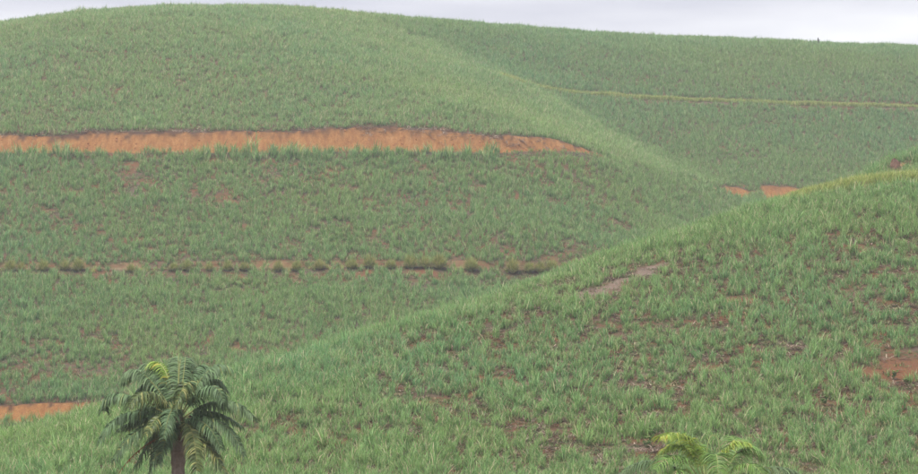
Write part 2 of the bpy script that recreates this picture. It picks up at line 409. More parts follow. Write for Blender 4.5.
M_MIDGREEN = leaf_material('fresh_leaflet', (0.19, 0.34, 0.08), (0.16, 0.29, 0.08), (0.22, 0.36, 0.09), dry_amt=0.08, patch_scale=0.8)
M_BROADLEAF = leaf_material('weed_leaf', (0.16, 0.29, 0.06), (0.14, 0.27, 0.06), (0.2, 0.33, 0.07), dry_amt=0.05, patch_scale=0.6)
M_RACHIS = plain_material('frond_stalk', (0.16, 0.17, 0.06), (0.24, 0.24, 0.09), 3.0, 0.6)
M_RACHIS_L = plain_material('pale_stalk', (0.30, 0.34, 0.12), (0.40, 0.42, 0.17), 3.0, 0.6)
M_DEAD = plain_material('dead_leaf', (0.22, 0.09, 0.04), (0.36, 0.17, 0.07), 4.0)
M_TRUNK = plain_material('palm_bark', (0.21, 0.18, 0.155), (0.38, 0.33, 0.29), 5.0)
M_SHEATH = plain_material('leaf_sheath', (0.09, 0.055, 0.035), (0.20, 0.13, 0.085), 6.0)
M_CLOD = plain_material('clod_earth', (0.30, 0.125, 0.045), (0.46, 0.22, 0.09), 1.5)
M_STUMP = plain_material('weathered_wood', (0.05, 0.045, 0.04), (0.11, 0.1, 0.09), 5.0)
M_MOUND = plain_material('slumped_earth', (0.12, 0.07, 0.05), (0.22, 0.12, 0.08), 1.6)
M_MOUND_O = plain_material('fresh_earth', (0.32, 0.19, 0.08), (0.42, 0.27, 0.13), 2.0)

# ------------------------------------------------------------------ mesh helpers
class MB:
    def __init__(self): self.v = []; self.f = []; self.b = []
    def blade(self, pts, side, w, rnd=None, taper=(1.0, 0.9, 0.6, 0.0)):
        """a leaf blade along pts, side = sideways vector, w = full width"""
        n = len(pts); i0 = len(self.v); rnd = random.random() if rnd is None else rnd
        for k, p in enumerate(pts):
            t = k / (n - 1)
            ww = w * 0.5 * np.interp(t, np.linspace(0, 1, len(taper)), taper)
            if k == n - 1:
                self.v.append(tuple(p)); self.b.append(rnd)
            else:
                self.v.append(tuple(p - side * ww)); self.v.append(tuple(p + side * ww)); self.b += [rnd, rnd]
        for k in range(n - 2):
            a = i0 + 2 * k
            self.f.append((a, a + 1, a + 3, a + 2))
        a = i0 + 2 * (n - 2)
        self.f.append((a, a + 1, a + 2))
    def tube(self, pts, radii, seg=6, rnd=0.5, cap=True):
        i0 = len(self.v); n = len(pts)
        for k, p in enumerate(pts):
            d = (pts[min(k + 1, n - 1)] - pts[max(k - 1, 0)]).normalized()
            a = d.cross(Vector((0.31, 0.9, 0.2))).normalized(); b = d.cross(a)
            for j in range(seg):
                an = 2 * math.pi * j / seg
                self.v.append(tuple(p + (a * math.cos(an) + b * math.sin(an)) * radii[k])); self.b.append(rnd)
        for k in range(n - 1):
            for j in range(seg):
                a = i0 + k * seg + j; b2 = i0 + k * seg + (j + 1) % seg
                self.f.append((a, b2, b2 + seg, a + seg))
        if cap:
            self.f.append(tuple(i0 + (n - 1) * seg + j for j in range(seg)))
            self.f.append(tuple(i0 + seg - 1 - j for j in range(seg)))
    def mesh(self, name, mat, smooth=True):
        me = bpy.data.meshes.new(name)
        me.from_pydata(self.v, [], self.f)
        at_ = me.attributes.new('blade', 'FLOAT', 'POINT'); at_.data.foreach_set('value', self.b)
        me.materials.append(mat)
        if smooth: me.polygons.foreach_set('use_smooth', [True] * len(me.polygons))
        me.update(); return me
    def build(self, name, mat, parent=None, smooth=True):
        return link(name, self.mesh(name, mat, smooth), parent)

def link(name, me, parent=None):
    o = bpy.data.objects.new(name, me); COL.objects.link(o)
    if parent is not None: o.parent = parent
    return o

def tag(o, label=None, cat=None, group=None, kind=None):
    if label: o['label'] = label
    if cat: o['category'] = cat
    if group: o['group'] = group
    if kind: o['kind'] = kind
    return o

def arc(base, az, length, a0, a1, n=5):
    """points of a blade leaning from angle a0 to a1 off the vertical, towards azimuth az"""
    pts = [Vector(base)]; d = Vector((math.cos(az), math.sin(az), 0))
    for k in range(1, n):
        t = (k - 0.5) / (n - 1); a = a0 + (a1 - a0) * t ** 1.5
        pts.append(pts[-1] + (d * math.sin(a) + Vector((0, 0, math.cos(a)))) * (length / (n - 1)))
    return pts, Vector((-math.sin(az), math.cos(az), 0))

# ------------------------------------------------------------------ the ground sheet
def axis(segs):
    out = []
    for a, b, st in segs:
        out += list(np.arange(a, b, st))
    return np.array(out)

gx = np.concatenate([-np.geomspace(2600, 126, 26), np.arange(-120, 130, 0.55), np.geomspace(136, 2600, 26)])
gy = axis([(-1200, -40, 60), (-40, 100, 4), (100, 155, 1.6), (155, 282, 0.7), (282, 292, 0.3), (292, 336, 0.8), (336, 349, 0.3), (349, 378, 0.8), (378, 404, 0.22), (404, 448, 0.6), (448, 470, 0.3), (470, 580, 0.9), (580, 660, 3), (660, 1000, 30), (1000, 3400, 120)])
GX, GY = np.meshgrid(gx, gy)
H, g_clay, g_lip, g_floor = height(GX, GY)
g_patch, g_straw = patch_masks(GX, GY)
nxv, nyv = len(gx), len(gy)
verts = np.stack([GX.ravel(), GY.ravel(), H], 1)
ii = (np.arange(nyv - 1)[:, None] * nxv + np.arange(nxv - 1)[None]).ravel()
quads = np.stack([ii, ii + 1, ii + 1 + nxv, ii + nxv], 1)
gxr, gyr = GX.ravel(), GY.ravel()
on_ledge = (gyr > 330) & (gyr < 366)
far_side = gyr > 480
G_ATTR = {
    'clay': np.maximum(g_clay, g_floor * np.where((gyr > 330) & (gyr < 352) | far_side, 0.0, 0.9)),
    'lip': g_lip * ~far_side,
    'patch': g_patch * np.where(gyr > 280, 0.8, 1.0),
    'straw': np.maximum(g_straw * np.where(gyr > 300, 0.35, 1.3), g_floor * on_ledge),
    'ledge': np.maximum(g_floor, g_clay) * on_ledge,
}
# the cuttings and paths are objects of their own, joined edge to edge with the hillside
cls = np.zeros(len(verts), int)
cutm = (np.maximum(np.maximum(g_clay, g_floor), g_lip) > 0.25) & (np.abs(gxr) < 130)
cls[cutm & (gyr < 300)] = 3
cls[cutm & on_ledge] = 4
cls[cutm & (gyr > 366) & (gyr < 480) & (gxr < 32)] = 1
cls[cutm & (gyr > 366) & (gyr < 480) & (gxr >= 32)] = 2
fcls = cls[quads[:, 0]]
def ground_piece(name, k, label):
    q = quads[fcls == k]
    used_v, inv = np.unique(q.ravel(), return_inverse=True)
    me = bpy.data.meshes.new(name)
    me.vertices.add(len(used_v)); me.vertices.foreach_set('co', verts[used_v].ravel())
    me.loops.add(q.size); me.loops.foreach_set('vertex_index', inv.ravel().astype(np.int32))
    me.polygons.add(len(q)); me.polygons.foreach_set('loop_start', np.arange(0, q.size, 4, dtype=np.int32))
    me.polygons.foreach_set('use_smooth', np.ones(len(q), bool))
    for nm, val in G_ATTR.items():
        a = me.attributes.new(nm, 'FLOAT', 'POINT'); a.data.foreach_set('value', val[used_v].astype(np.float32))
    me.update(); me.validate(); me.materials.append(M_GROUND)
    return tag(link(name, me), label, kind='structure')
ground_piece('hill_ground', 0, 'rolling red-earth hillsides under the cane')
ground_piece('road_cutting', 1, 'long bare orange earth cutting across the left hill')
ground_piece('gully_cutting', 2, 'small bare orange cuttings at the head of the gully on the right')
ground_piece('earth_track', 3, 'red earth track at the foot of the left hill, bottom left')
ground_piece('terrace_ledge', 4, 'thin tan terrace ledge with the row of grass tufts')

# ------------------------------------------------------------------ instanced crop (stuff)
def cane_mesh(mat, n_stem, hgt, width, spread=0.33):
    b = MB()
    for s in range(n_stem):
        an = random.uniform(0, 2 * math.pi); r = spread * math.sqrt(random.random())
        base = (math.cos(an) * r, math.sin(an) * r, -0.06)
        sh = hgt * random.uniform(0.7, 1.12)
        for k in range(random.randint(4, 5)):
            az = random.uniform(0, 2 * math.pi)
            L = sh * random.uniform(0.65, 1.05)
            z0 = random.uniform(0.0, 0.3) * sh
            pts, sd_ = arc((base[0], base[1], base[2] + z0), az, L, R(random.uniform(3, 20)), R(random.uniform(25, 125)), 5)
            b.blade(pts, sd_, width * random.uniform(0.7, 1.25), taper=(0.7, 1.0, 0.85, 0.5, 0.0))
    return b.mesh('cane_plant', mat)

def weed_mesh(mat, n, hgt, width, spread, lean=(10, 60), end=(50, 120)):
    b = MB()
    for k in range(n):
        an = random.uniform(0, 2 * math.pi); r = spread * math.sqrt(random.random())
        pts, sd_ = arc((math.cos(an) * r, math.sin(an) * r, -0.04), random.uniform(0, 6.28), hgt * random.uniform(0.6, 1.2), R(random.uniform(*lean)), R(random.uniform(*end)), 4)
        b.blade(pts, sd_, width * random.uniform(0.7, 1.3))
    return b.mesh('blades', mat)

def source_collection(name, meshes):
    c = bpy.data.collections.new(name)
    for i, m in enumerate(meshes):
        c.objects.link(bpy.data.objects.new('%s_%02d' % (name, i), m))
    return c

SRC_CANES = [source_collection(nm, [cane_mesh(mt, random.randint(8, 12), 1.12, 0.042) for i in range(8)]) for nm, mt in (('cane_source', M_CANE), ('pale_cane_source', M_CANE_PALE), ('deep_cane_source', M_CANE_DEEP))]
SRC_WEED = source_collection('weed_source', [weed_mesh(M_WEED, 34, 0.42, 0.04, 0.45) for i in range(5)])
SRC_VERGE = source_collection('verge_source', [weed_mesh(M_VERGE, 34, 0.85, 0.04, 0.35, (3, 20), (25, 90)) for i in range(5)])

SRC_LITTER = source_collection('litter_source', [weed_mesh(M_LITTER, 22, 0.55, 0.055, 0.5, (60, 88), (82, 98)) for i in range(5)])

def clod_mesh():
    b = MB(); nu, nv = 7, 5
    for i in range(nv):
        th = math.pi * (i + 0.4) / (nv - 0.2)
        for j in range(nu):
            r = random.uniform(0.75, 1.2); a = 2 * math.pi * j / nu
            b.v.append((math.cos(a) * math.sin(th) * r, math.sin(a) * math.sin(th) * r, math.cos(th) * r * 0.75)); b.b.append(.5)
    for i in range(nv - 1):
        for j in range(nu):
            q = i * nu + j; q2 = i * nu + (j + 1) % nu; b.f.append((q, q2, q2 + nu, q + nu))
    b.f.append(tuple(range(nu - 1, -1, -1))); b.f.append(tuple(nu * (nv - 1) + j for j in range(nu)))
    return b.mesh('clod', M_CLOD, smooth=False)
SRC_CLOD = source_collection('clod_source', [clod_mesh() for i in range(4)])

def scatter_group(coll):
    g = bpy.data.node_groups.new('scatter_' + coll.name, 'GeometryNodeTree')
    g.interface.new_socket('Geometry', in_out='INPUT', socket_type='NodeSocketGeometry')
    g.interface.new_socket('Geometry', in_out='OUTPUT', socket_type='NodeSocketGeometry')
    n, l = g.nodes, g.links
    gi, go = n.new('NodeGroupInput'), n.new('NodeGroupOutput')
    ci = n.new('GeometryNodeCollectionInfo'); ci.inputs['Collection'].default_value = coll
    ci.inputs['Separate Children'].default_value = True; ci.inputs['Reset Children'].default_value = True
    ip = n.new('GeometryNodeInstanceOnPoints'); ip.inputs['Pick Instance'].default_value = True
    def named(nm, dt):
        k = n.new('GeometryNodeInputNamedAttribute'); k.data_type = dt; k.inputs['Name'].default_value = nm
        return k.outputs['Attribute']
    l.new(gi.outputs[0], ip.inputs['Points']); l.new(ci.outputs[0], ip.inputs['Instance'])
    l.new(named('idx', 'INT'), ip.inputs['Instance Index'])
    l.new(named('rot', 'FLOAT_VECTOR'), ip.inputs['Rotation'])
    l.new(named('scl', 'FLOAT_VECTOR'), ip.inputs['Scale'])
    l.new(ip.outputs[0], go.inputs[0])
    return g

GROUPS = {c.name: (scatter_group(c), len(c.objects)) for c in (*SRC_CANES, SRC_WEED, SRC_VERGE, SRC_LITTER, SRC_CLOD)}

def scatter(name, src, x, y, z, scl, label, tilt=0.14, aspect=None):
    n = len(x)
    me = bpy.data.meshes.new(name); me.vertices.add(n)
    me.vertices.foreach_set('co', np.stack([x, y, z], 1).ravel().astype(np.float32))
    g, k = GROUPS[src]
    rot = np.stack([RNG.normal(0, tilt, n), RNG.normal(0, tilt, n), RNG.uniform(0, 6.2832, n)], 1)
    sc_ = np.stack([scl * (aspect if aspect is not None else 1.0)] * 2 + [scl], 1)
    a = me.attributes.new('idx', 'INT', 'POINT'); a.data.foreach_set('value', RNG.integers(0, k, n).astype(np.int32))
    a = me.attributes.new('rot', 'FLOAT_VECTOR', 'POINT'); a.data.foreach_set('vector', rot.ravel().astype(np.float32))
    a = me.attributes.new('scl', 'FLOAT_VECTOR', 'POINT'); a.data.foreach_set('vector', sc_.ravel().astype(np.float32))
    o = link(name, me); md = o.modifiers.new('scatter', 'NODES'); md.node_group = g
    return tag(o, label, kind='stuff')

def jgrid(x0, x1, y0, y1, sx, sy, jx, jy):
    xs, ys = np.arange(x0, x1, sx), np.arange(y0, y1, sy)
    X, Y = np.meshgrid(xs, ys)
    X = X + (np.arange(len(ys)) % 2)[:, None] * sx * 0.5
    return (X + RNG.normal(0, jx, X.shape)).ravel(), (Y + RNG.normal(0, jy, Y.shape)).ravel()

def in_frame(x, y):
    m = 40 + 40000.0 / y
    px = 459 + x / y * F
    return (px > -m) & (px < 918 + m)

x, y = jgrid(-125, 140, 112, 600, 0.56, 0.9, 0.18, 0.2)
k = in_frame(x, y); x, y = x[k], y[k]
h, clay, lip, floor = height(x, y)
pc, ps = patch_masks(x, y)
front = front_f(np.clip(x, -75, 95), np.clip(y, -10, 345)) > back_f(np.clip(x, -150, 170), np.clip(y, 275, 650)) - np.maximum(0, 282 - y) * 0.35
front = front & (y < 345)
rowY = lambda c: np.interp(x, c[0], c[1])
gapn = fbm(x * 0.33, y * 0.33, 101, 3); big = fbm(x * 0.045, y * 0.045, 121, 3); hn = fbm(x * 0.22, y * 0.22, 141, 3)
# density: thinner on the right of the near slope and on the belt between road and ledge
pxv = 459 + x / y * F
dens = np.full_like(x, 0.92)
belt = (~front) & (y < rowY(ROAD)) & (x < 45)
dens = np.where(belt, 0.80, dens)
near_r = front & (pxv > 250) & (y < 232)
dens = np.where(near_r, 0.66 + 0.26 * sstep(720, 330, pxv), dens)
dens = dens - 0.8 * sstep(0.53, 0.68, gapn) * np.where(near_r, 0.75, np.where(belt, 0.7, 0.3)) + (big - 0.5) * 0.4
rnd_ = RNG.random(len(x))
keep = rnd_ < dens
small = (~keep) & (rnd_ < dens + np.where(near_r, 0.28, 0.4))      # stunted plants in the gaps
keep |= small
keep &= RNG.random(len(x)) > np.maximum(pc * np.where(front, 0.97, 0.75), ps * np.where(front, 1.0, 0.7))
keep &= (clay < 0.25) & (floor < 0.4)
keep &= ~((lip > 0.4) & (RNG.random(len(x)) < 0.75))
crest = [at(788, 200, 250), at(830, 196, 252.5), at(870, 192, 254), at(918, 186, 256), at(1000, 178, 259)]
yc = np.interp(x, [c[0] for c in crest], [c[1] for c in crest])
keep &= ~((x > crest[0][0] - 0.5) & (x < crest[-1][0]) & (y - yc > -3.4) & (y - yc < 2.2) & front)
sx_, sy_, sz_ = hit(895, 170)
keep &= ~((np.abs(x - sx_ - 0.5) < 1.3) & (y - sy_ < 1.2) & (y - sy_ > -3.5))
for (wx_, wy_, wz_) in WEED_AT:
    keep &= ~((np.abs(x - wx_) < 0.9) & (y - wy_ < 0.6) & (y - wy_ > -3.5))
for (tx_, ty_, ts_) in TUFT_PX:
    cx_ = at(tx_, ty_, 340)[0]; cy_ = float(np.interp(cx_, *LEDGE)) - 2.3
    keep &= ~((np.abs(x - cx_) < 0.85 * ts_) & (y - cy_ < 1.0) & (y - cy_ > -3.0))
sv = np.interp(x, *VERGE) - y
keep &= ~((x > 8) & (sv > -0.3) & (sv < 3.2))
sl_ = np.interp(x, *LEDGE) - y
keep &= ~((x < 20) & (sl_ > 1.0) & (sl_ < 3.4) & (RNG.random(len(x)) < 0.65) & ~front)
x, y, h, front, belt, hn, big, near_r, small = [q[keep] for q in (x, y, h, front, belt, hn, big, near_r, small)]
scl = (0.72 + 0.55 * hn) * RNG.uniform(0.75, 1.2, len(x))
scl = np.where(near_r, scl * 0.9, scl) * np.where(RNG.random(len(x)) < 0.05, 1.3, 1.0) * np.where(small, RNG.uniform(0.3, 0.6, len(x)), 1.0)
yroad = np.interp(x, *ROAD); yled = np.interp(x, *LEDGE); yver = np.interp(x, *VERGE)
edge = belt & (yroad - y < 3.4) & (yroad - y > -0.6) & (x < 26)
scl = np.where(edge, scl * np.where(x > 6, 0.6, RNG.choice([0.7, 1.2, 1.5, 1.9], len(x), p=[.32, .3, .2, .18])), scl)
gl = sorted(at(*q)[:2][::-1] for q in [(700, 178, 462), (640, 147, 476), (540, 90, 491), (460, 57, 502), (400, 28, 508), (380, 20, 520)])
gully = np.interp(y, [q[0] for q in gl], [q[1] for q in gl]) + (fbm(x * 0.1, y * 0.1, 19) - 0.5) * 8 + RNG.normal(-2, 4.0, len(x))
fields = [
    ('near_cane_field', front, 'young green sugar cane on the near slope, patchy over red soil'),
    ('upper_cane_field', (~front) & (y >= yroad) & (x < gully) & (y < 640) , 'dense young cane on the dome above the orange road cutting'),
    ('middle_cane_field', (~front) & (y < yroad) & (y >= yled), 'young cane on the belt between the orange cutting and the tufted ledge'),
    ('lower_cane_field', (~front) & (y < yroad) & (y < yled), 'young cane below the tufted ledge, down to the red track'),
]
used = np.zeros(len(x), bool)
for nm, mk, lb in fields:
    mk = mk & ~used; used |= mk
    scatter(nm, {'near_cane_field': 'cane_source', 'upper_cane_field': 'pale_cane_source'}.get(nm, 'deep_cane_source'), x[mk], y[mk], h[mk], scl[mk], lb)
mk = ~used & (y >= yver)
scatter('far_upper_cane_field', 'deep_cane_source', x[mk], y[mk], h[mk], scl[mk], 'distant cane between the yellowish verge and the skyline at right')
mk = ~used & (y < yver)
scatter('far_lower_cane_field', 'deep_cane_source', x[mk], y[mk], h[mk], scl[mk], 'distant cane in the hollow below the yellowish verge')
N_CANE = len(x)

# low weeds and dead-leaf litter between the cane
x, y = jgrid(-125, 140, 120, 600, 0.75, 0.8, 0.3, 0.3)
k = in_frame(x, y); x, y = x[k], y[k]
h, clay, lip, floor = height(x, y); pc, ps = patch_masks(x, y)
g = fbm(x * 0.5, y * 0.5, 201, 3)
k = (RNG.random(len(x)) < (0.3 + 0.7 * sstep(0.38, 0.56, g)) * np.where((y < 235) & (459 + x / y * F > 500), 0.9, 1.0)) & (clay < 0.3) & (floor < 0.6) & (RNG.random(len(x)) > pc * 0.75) & (RNG.random(len(x)) > ps * 0.7)
scatter('low_weeds', 'weed_source', x[k], y[k], h[k], RNG.uniform(0.6, 1.4, k.sum()), 'low olive weeds and grass between the cane rows')

x, y = jgrid(-80, 90, 125, 262, 0.7, 0.8, 0.3, 0.3)
k = in_frame(x, y); x, y = x[k], y[k]
h, clay, lip, floor = height(x, y); g = fbm(x * 0.4, y * 0.4, 401, 3); pc, ps = patch_masks(x, y)
k = (RNG.random(len(x)) < 0.3 + 0.7 * sstep(0.42, 0.58, g)) & (RNG.random(len(x)) > ps * 0.6) & (RNG.random(len(x)) > pc * 0.8)
scatter('dead_leaf_litter', 'litter_source', x[k], y[k], h[k] + 0.08, RNG.uniform(0.7, 1.3, k.sum()), 'dead grey-brown cane leaves littering the near slope', tilt=0.1)

xs = np.repeat(np.arange(-76, 19, 0.4), 2); xs = xs + RNG.normal(0, 0.3, len(xs))
wv = np.interp(xs, [p[0] for p in ROAD_W], [p[1] for p in ROAD_W])
ys = np.interp(xs, *ROAD) + wv * 1.5 + RNG.normal(0.1, 0.45, len(xs))
k = RNG.random(len(xs)) < 0.2 + 0.8 * sstep(0.42, 0.6, fbm(xs * 0.3, 0 * xs, 411)); xs, ys = xs[k], ys[k]
scatter('cutting_edge_litter', 'litter_source', xs, ys, height(xs, ys)[0] + 0.05, RNG.uniform(0.6, 1.3, len(xs)), 'dry cane trash along the upper lip of the orange cutting', tilt=0.5)
xs = RNG.uniform(-76, 18, 240); wv = np.interp(xs, [p[0] for p in ROAD_W], [p[1] for p in ROAD_W])
ys = np.interp(xs, *ROAD) + wv * (1 + 0.5 * RNG.random(len(xs)) ** 2) - 0.3
scatter('fallen_clods', 'clod_source', xs, ys, height(xs, ys)[0], RNG.uniform(0.06, 0.2, len(xs)) , 'clods of orange earth broken from the cutting', tilt=1.0)

# yellow-green verge grass: the far contour strip and the strip on the near crest
xs = np.arange(6, 128, 0.3); xs = np.repeat(xs, 7) + RNG.normal(0, 0.12, len(xs) * 7)
ys = np.interp(xs, *VERGE) - RNG.uniform(0.2, 1.5, len(xs))
scatter('far_verge_grass', 'verge_source', xs, ys, height(xs, ys)[0], RNG.uniform(0.7, 1.25, len(xs)) * (0.7 + 0.6 * fbm(xs * 0.2, 0 * xs, 7)), 'thin yellowish grass strip along the far terrace')
xs = np.arange(crest[0][0], crest[-1][0], 0.16); xs = np.repeat(xs, 12)
ys = np.interp(xs, [c[0] for c in crest], [c[1] for c in crest]) + RNG.normal(0, 0.55, len(xs)); xs = xs + RNG.normal(0, 0.15, len(xs))
scatter('crest_verge_grass', 'verge_source', xs, ys, height(xs, ys)[0], RNG.uniform(0.8, 1.2, len(xs)) * np.interp(xs, [crest[0][0], crest[0][0] + 6], [1.0, 1.7]), 'bright yellow-green grass strip on the crest of the near slope')
xs = np.arange(-75, 20, 0.5); xs = xs + RNG.normal(0, 0.2, len(xs)); ys = np.interp(xs, *LEDGE) - RNG.uniform(1.6, 2.6, len(xs))
k = fbm(xs * 0.25, 0 * xs, 300) > 0.46; xs, ys = xs[k], ys[k]
scatter('ledge_verge_grass', 'verge_source', xs, ys, height(xs, ys)[0], RNG.uniform(0.4, 0.8, len(xs)), 'short dry yellowish grass along the tufted ledge')

# ------------------------------------------------------------------ round grass tufts on the ledge
def tuft_mesh(n, hgt):
    b = MB()
    for k in range(n):
        az = random.uniform(0, 6.283); rr = 0.22 * math.sqrt(random.random())
        a0 = math.acos(1 - 0.97 * random.random())      # evenly over a dome
        pts, sd_ = arc((math.cos(az) * rr, math.sin(az) * rr, -0.08), az + random.uniform(-0.4, 0.4), hgt * random.uniform(0.72, 1.08), a0 * 0.72, a0 * 1.35 + 0.1, 6)
        b.blade(pts, sd_, 0.045)
    return b.mesh('grass_tuft', M_TUFT)

TUFTS = [tuft_mesh(1000, 1.4) for k in range(4)]
ORD = ['first', 'second', 'third', 'fourth', 'fifth', 'sixth', 'seventh', 'eighth', 'ninth', 'tenth', 'eleventh', 'twelfth', 'thirteenth', 'fourteenth', 'fifteenth', 'sixteenth', 'seventeenth', 'eighteenth', 'nineteenth', 'twentieth', 'twenty-first', 'twenty-second', 'twenty-third', 'twenty-fourth']
for i, (px, py, s) in enumerate(TUFT_PX):
    c = at(px, py, 340)
    yy = float(np.interp(c[0], *LEDGE)) - 2.3
    o = link('grass_tuft', TUFTS[i % 4])
    o.location = (c[0], yy, gz(c[0], yy) + 0.02)
    o.rotation_euler = (random.uniform(-.06, .06), random.uniform(-.06, .06), random.uniform(0, 6.28))
    o.scale = (s * random.uniform(.78, .92), s * random.uniform(.78, .92), s * random.uniform(1.2, 1.4))
    size = 'large round' if s >= 1.2 else ('small' if s < 0.85 else 'round')
    n = i + 1
    if n <= 14: where = '%s from the left along the ledge' % ORD[n - 1]
    else: where = '%s from the right end of the ledge row' % ORD[len(TUFT_PX) - n]
    tag(o, '%s olive grass tuft, %s' % (size, where), 'grass tuft', 'grass tufts along the ledge')

# ------------------------------------------------------------------ palms
def bez(p0, p1, p2, n):
    p0, p1, p2 = Vector(p0), Vector(p1), Vector(p2)
    return [p0 * (1 - t) ** 2 + p1 * 2 * t * (1 - t) + p2 * t * t for t in [k / (n - 1) for k in range(n)]]

def frond(parent, p0, apex, tip, mat, stalk=M_RACHIS, leaf=0.62, n_leaf=58, droop=1.0, start=0.14, width=0.066, name='frond', r0=0.035):
    """rachis from p0 over apex to tip; leaflets both sides, hanging more the larger droop is"""
    ctrl = Vector(apex) * 2 - (Vector(p0) + Vector(tip)) * 0.5
    pts = bez(p0, ctrl, tip, 14)
    b = MB(); b.tube(pts, [r0 * (1 - 0.85 * k / 13) for k in range(14)], 5)
    o = b.build(name, stalk, parent)
    lb = MB()
    for k in range(n_leaf):
        t = start + (1 - start) * (k + random.uniform(0, .6)) / n_leaf
        q = min(t, 0.999) * 13; i = int(q); p = pts[i].lerp(pts[i + 1], q - i)
        tan = (pts[i + 1] - pts[i]).normalized()
        side = tan.cross(Vector((0, 0, 1)))
        if side.length < 0.1: side = Vector((1, 0, 0))
        side.normalize(); up = side.cross(tan)
        prof = (0.45 + 0.55 * math.sin(math.pi * min(1, (t - start) / (1 - start) * 0.85 + 0.12)))
        for sgn in (-1, 1):
            L = leaf * prof * random.uniform(0.72, 1.12)
            d = (side * sgn * random.uniform(.75, 1.0) + tan * random.uniform(.2, .5) + up * random.uniform(.0, .3)).normalized()
            q_ = [p.copy()]; dd = d.copy()
            for s in range(4):
                q_.append(q_[-1] + dd * (L / 4))
                dd = (dd + Vector((random.uniform(-.06, .06), random.uniform(-.06, .06), -0.42 * droop * random.uniform(.7, 1.3)))).normalized()
            w_ = (q_[-1] - q_[0]).cross(up)
            w_ = (tan * 0.8 + up * random.uniform(-.5, .5)).normalized()
            lb.blade(q_, w_, width * random.uniform(.65, 1.2), taper=(0.6, 1.0, 0.8, 0.45, 0.0))
    lo = lb.build('leaflets', mat, o)
    lo['kind'] = 'stuff'
    return o

PD = 100.0
def px_local(base, px, py, dy=0.0):
    p = at(px, py, base[1] + dy)
    return (p[0] - base[0], dy, p[2] - base[2])

cpt = at(178, 430, PD)
palm = bpy.data.objects.new('palm_tree', None); COL.objects.link(palm)
pbz = gz(cpt[0], PD); palm.location = (cpt[0], PD, pbz)
tag(palm, 'dark green feathery palm with a grey trunk at the bottom left', 'palm')
pb = (cpt[0], PD, pbz)
hc = cpt[2] - pbz                       # height of the crown above the ground
b = MB(); n = 46; pts = []; rad = []
for k in range(n):
    t = k / (n - 1); pts.append(Vector((0.10 * math.sin(t * 2.2) - 0.10 * math.sin(2.2), 0, -0.3 + t * (hc + 0.25))))
    rad.append((0.34 - 0.10 * min(1, t * 1.6) + 0.05 * sstep(0.8, 0.95, t)) * (1 + (0.06 if k % 2 else -0.03)))
b.tube(pts, rad, 14); b.build('trunk', M_TRUNK, palm, smooth=False)
for k in range(11):                     # split old leaf bases round the crown
    a = k * 2.4; zz = hc - 0.65 + k * 0.085
    b = MB(); p0 = Vector((math.cos(a) * 0.18, math.sin(a) * 0.18, zz))
    p1 = p0 + Vector((math.cos(a) * 0.16, math.sin(a) * 0.16, 0.34)); p2 = p1 + Vector((math.cos(a) * 0.20, math.sin(a) * 0.20, 0.22))
    b.tube(bez(p0, p1, p2, 6), [0.11, 0.10, 0.085, 0.065, 0.05, 0.035], 6); b.build('leaf_base', M_SHEATH, palm)
b = MB(); b.tube([Vector((-0.03, -0.05, hc - 0.1 + 0.1 * k)) for k in range(8)], [0.2, 0.21, 0.2, 0.17, 0.14, 0.11, 0.08, 0.03], 9); b.build('crown_shaft', M_SHEATH, palm)

def Z(zx, zy, dy=0.0):                  # crown sketch coordinates to palm-local metres
    return px_local(pb, 90 + zx / 3.677, 345 + zy / 3.677, dy)
C0 = lambda dx, dy, dz=0: (dx, dy, hc + 0.35 + dz)
FR = [  # (apex, tip, dy apex, dy tip, material, leaf, droop)
    ((190, 118), (122, 165), .5, .7, M_FROND, .62, 1.3),
    ((115, 198), (50, 262), -.1, -.1, M_FROND, .62, 1.4),
    ((140, 268), (38, 375), -.5, -.9, M_FROND, .66, 1.3),
    ((185, 325), (92, 440), -.9, -1.4, M_FROND, .62, 1.2),
    ((270, 350), (222, 480), -.7, -1.0, M_FROND, .6, 1.0),
    ((258, 272), (205, 345), -1.2, -1.9, M_FROND_Y, .5, 1.1),
    ((215, 190), (142, 250), -.9, -1.5, M_FROND_Y, .6, 1.3),
    ((330, 85), (345, 65), 1.1, 2.0, M_FROND, .6, .9),
    ((352, 148), (312, 235), -1.2, -1.9, M_FROND_Y, .55, 1.5),
    ((430, 115), (515, 108), .5, .8, M_FROND, .62, 1.3),
    ((435, 170), (490, 225), -.8, -1.3, M_FROND, .58, 1.4),
    ((480, 222), (598, 285), -.1, -.3, M_FROND, .66, 1.4),
    ((470, 295), (568, 430), -.6, -1.0, M_FROND, .62, 1.1),
    ((410, 355), (505, 500), -.9, -1.3, M_FROND_Y, .6, .8),
    ((375, 330), (392, 470), -1.2, -1.8, M_FROND_Y, .5, .7),
    ((260, 110), (200, 95), 1.2, 2.1, M_FROND, .6, 1.1),
    ((380, 100), (430, 130), 1.4, 2.4, M_FROND, .6, 1.1),
    ((300, 130), (275, 150), 1.2, 2.3, M_FROND, .6, 1.2),
    ((220, 235), (140, 330), .6, 1.0, M_FROND, .6, 1.2),
    ((300, 250), (270, 350), -1.3, -2.0, M_FROND, .5, 1.1),
    ((255, 330), (170, 465), .5, .8, M_FROND, .6, 1.1),
    ((215, 285), (105, 335), .3, .5, M_FROND, .6, .8),
    ((440, 262), (560, 325), .4, .6, M_FROND, .6, .8),
    ((290, 330), (255, 440), -.9, -1.3, M_FROND, .5, .9),
    ((420, 300), (480, 400), -.9, -1.4, M_FROND, .5, .9),
    ((420, 330), (470, 470), .5, .8, M_FROND, .6, 1.1),
    ((240, 160), (170, 220), .9, 1.6, M_FROND, .6, 1.2),
    ((420, 150), (500, 190), .9, 1.6, M_FROND, .6, 1.2),
]
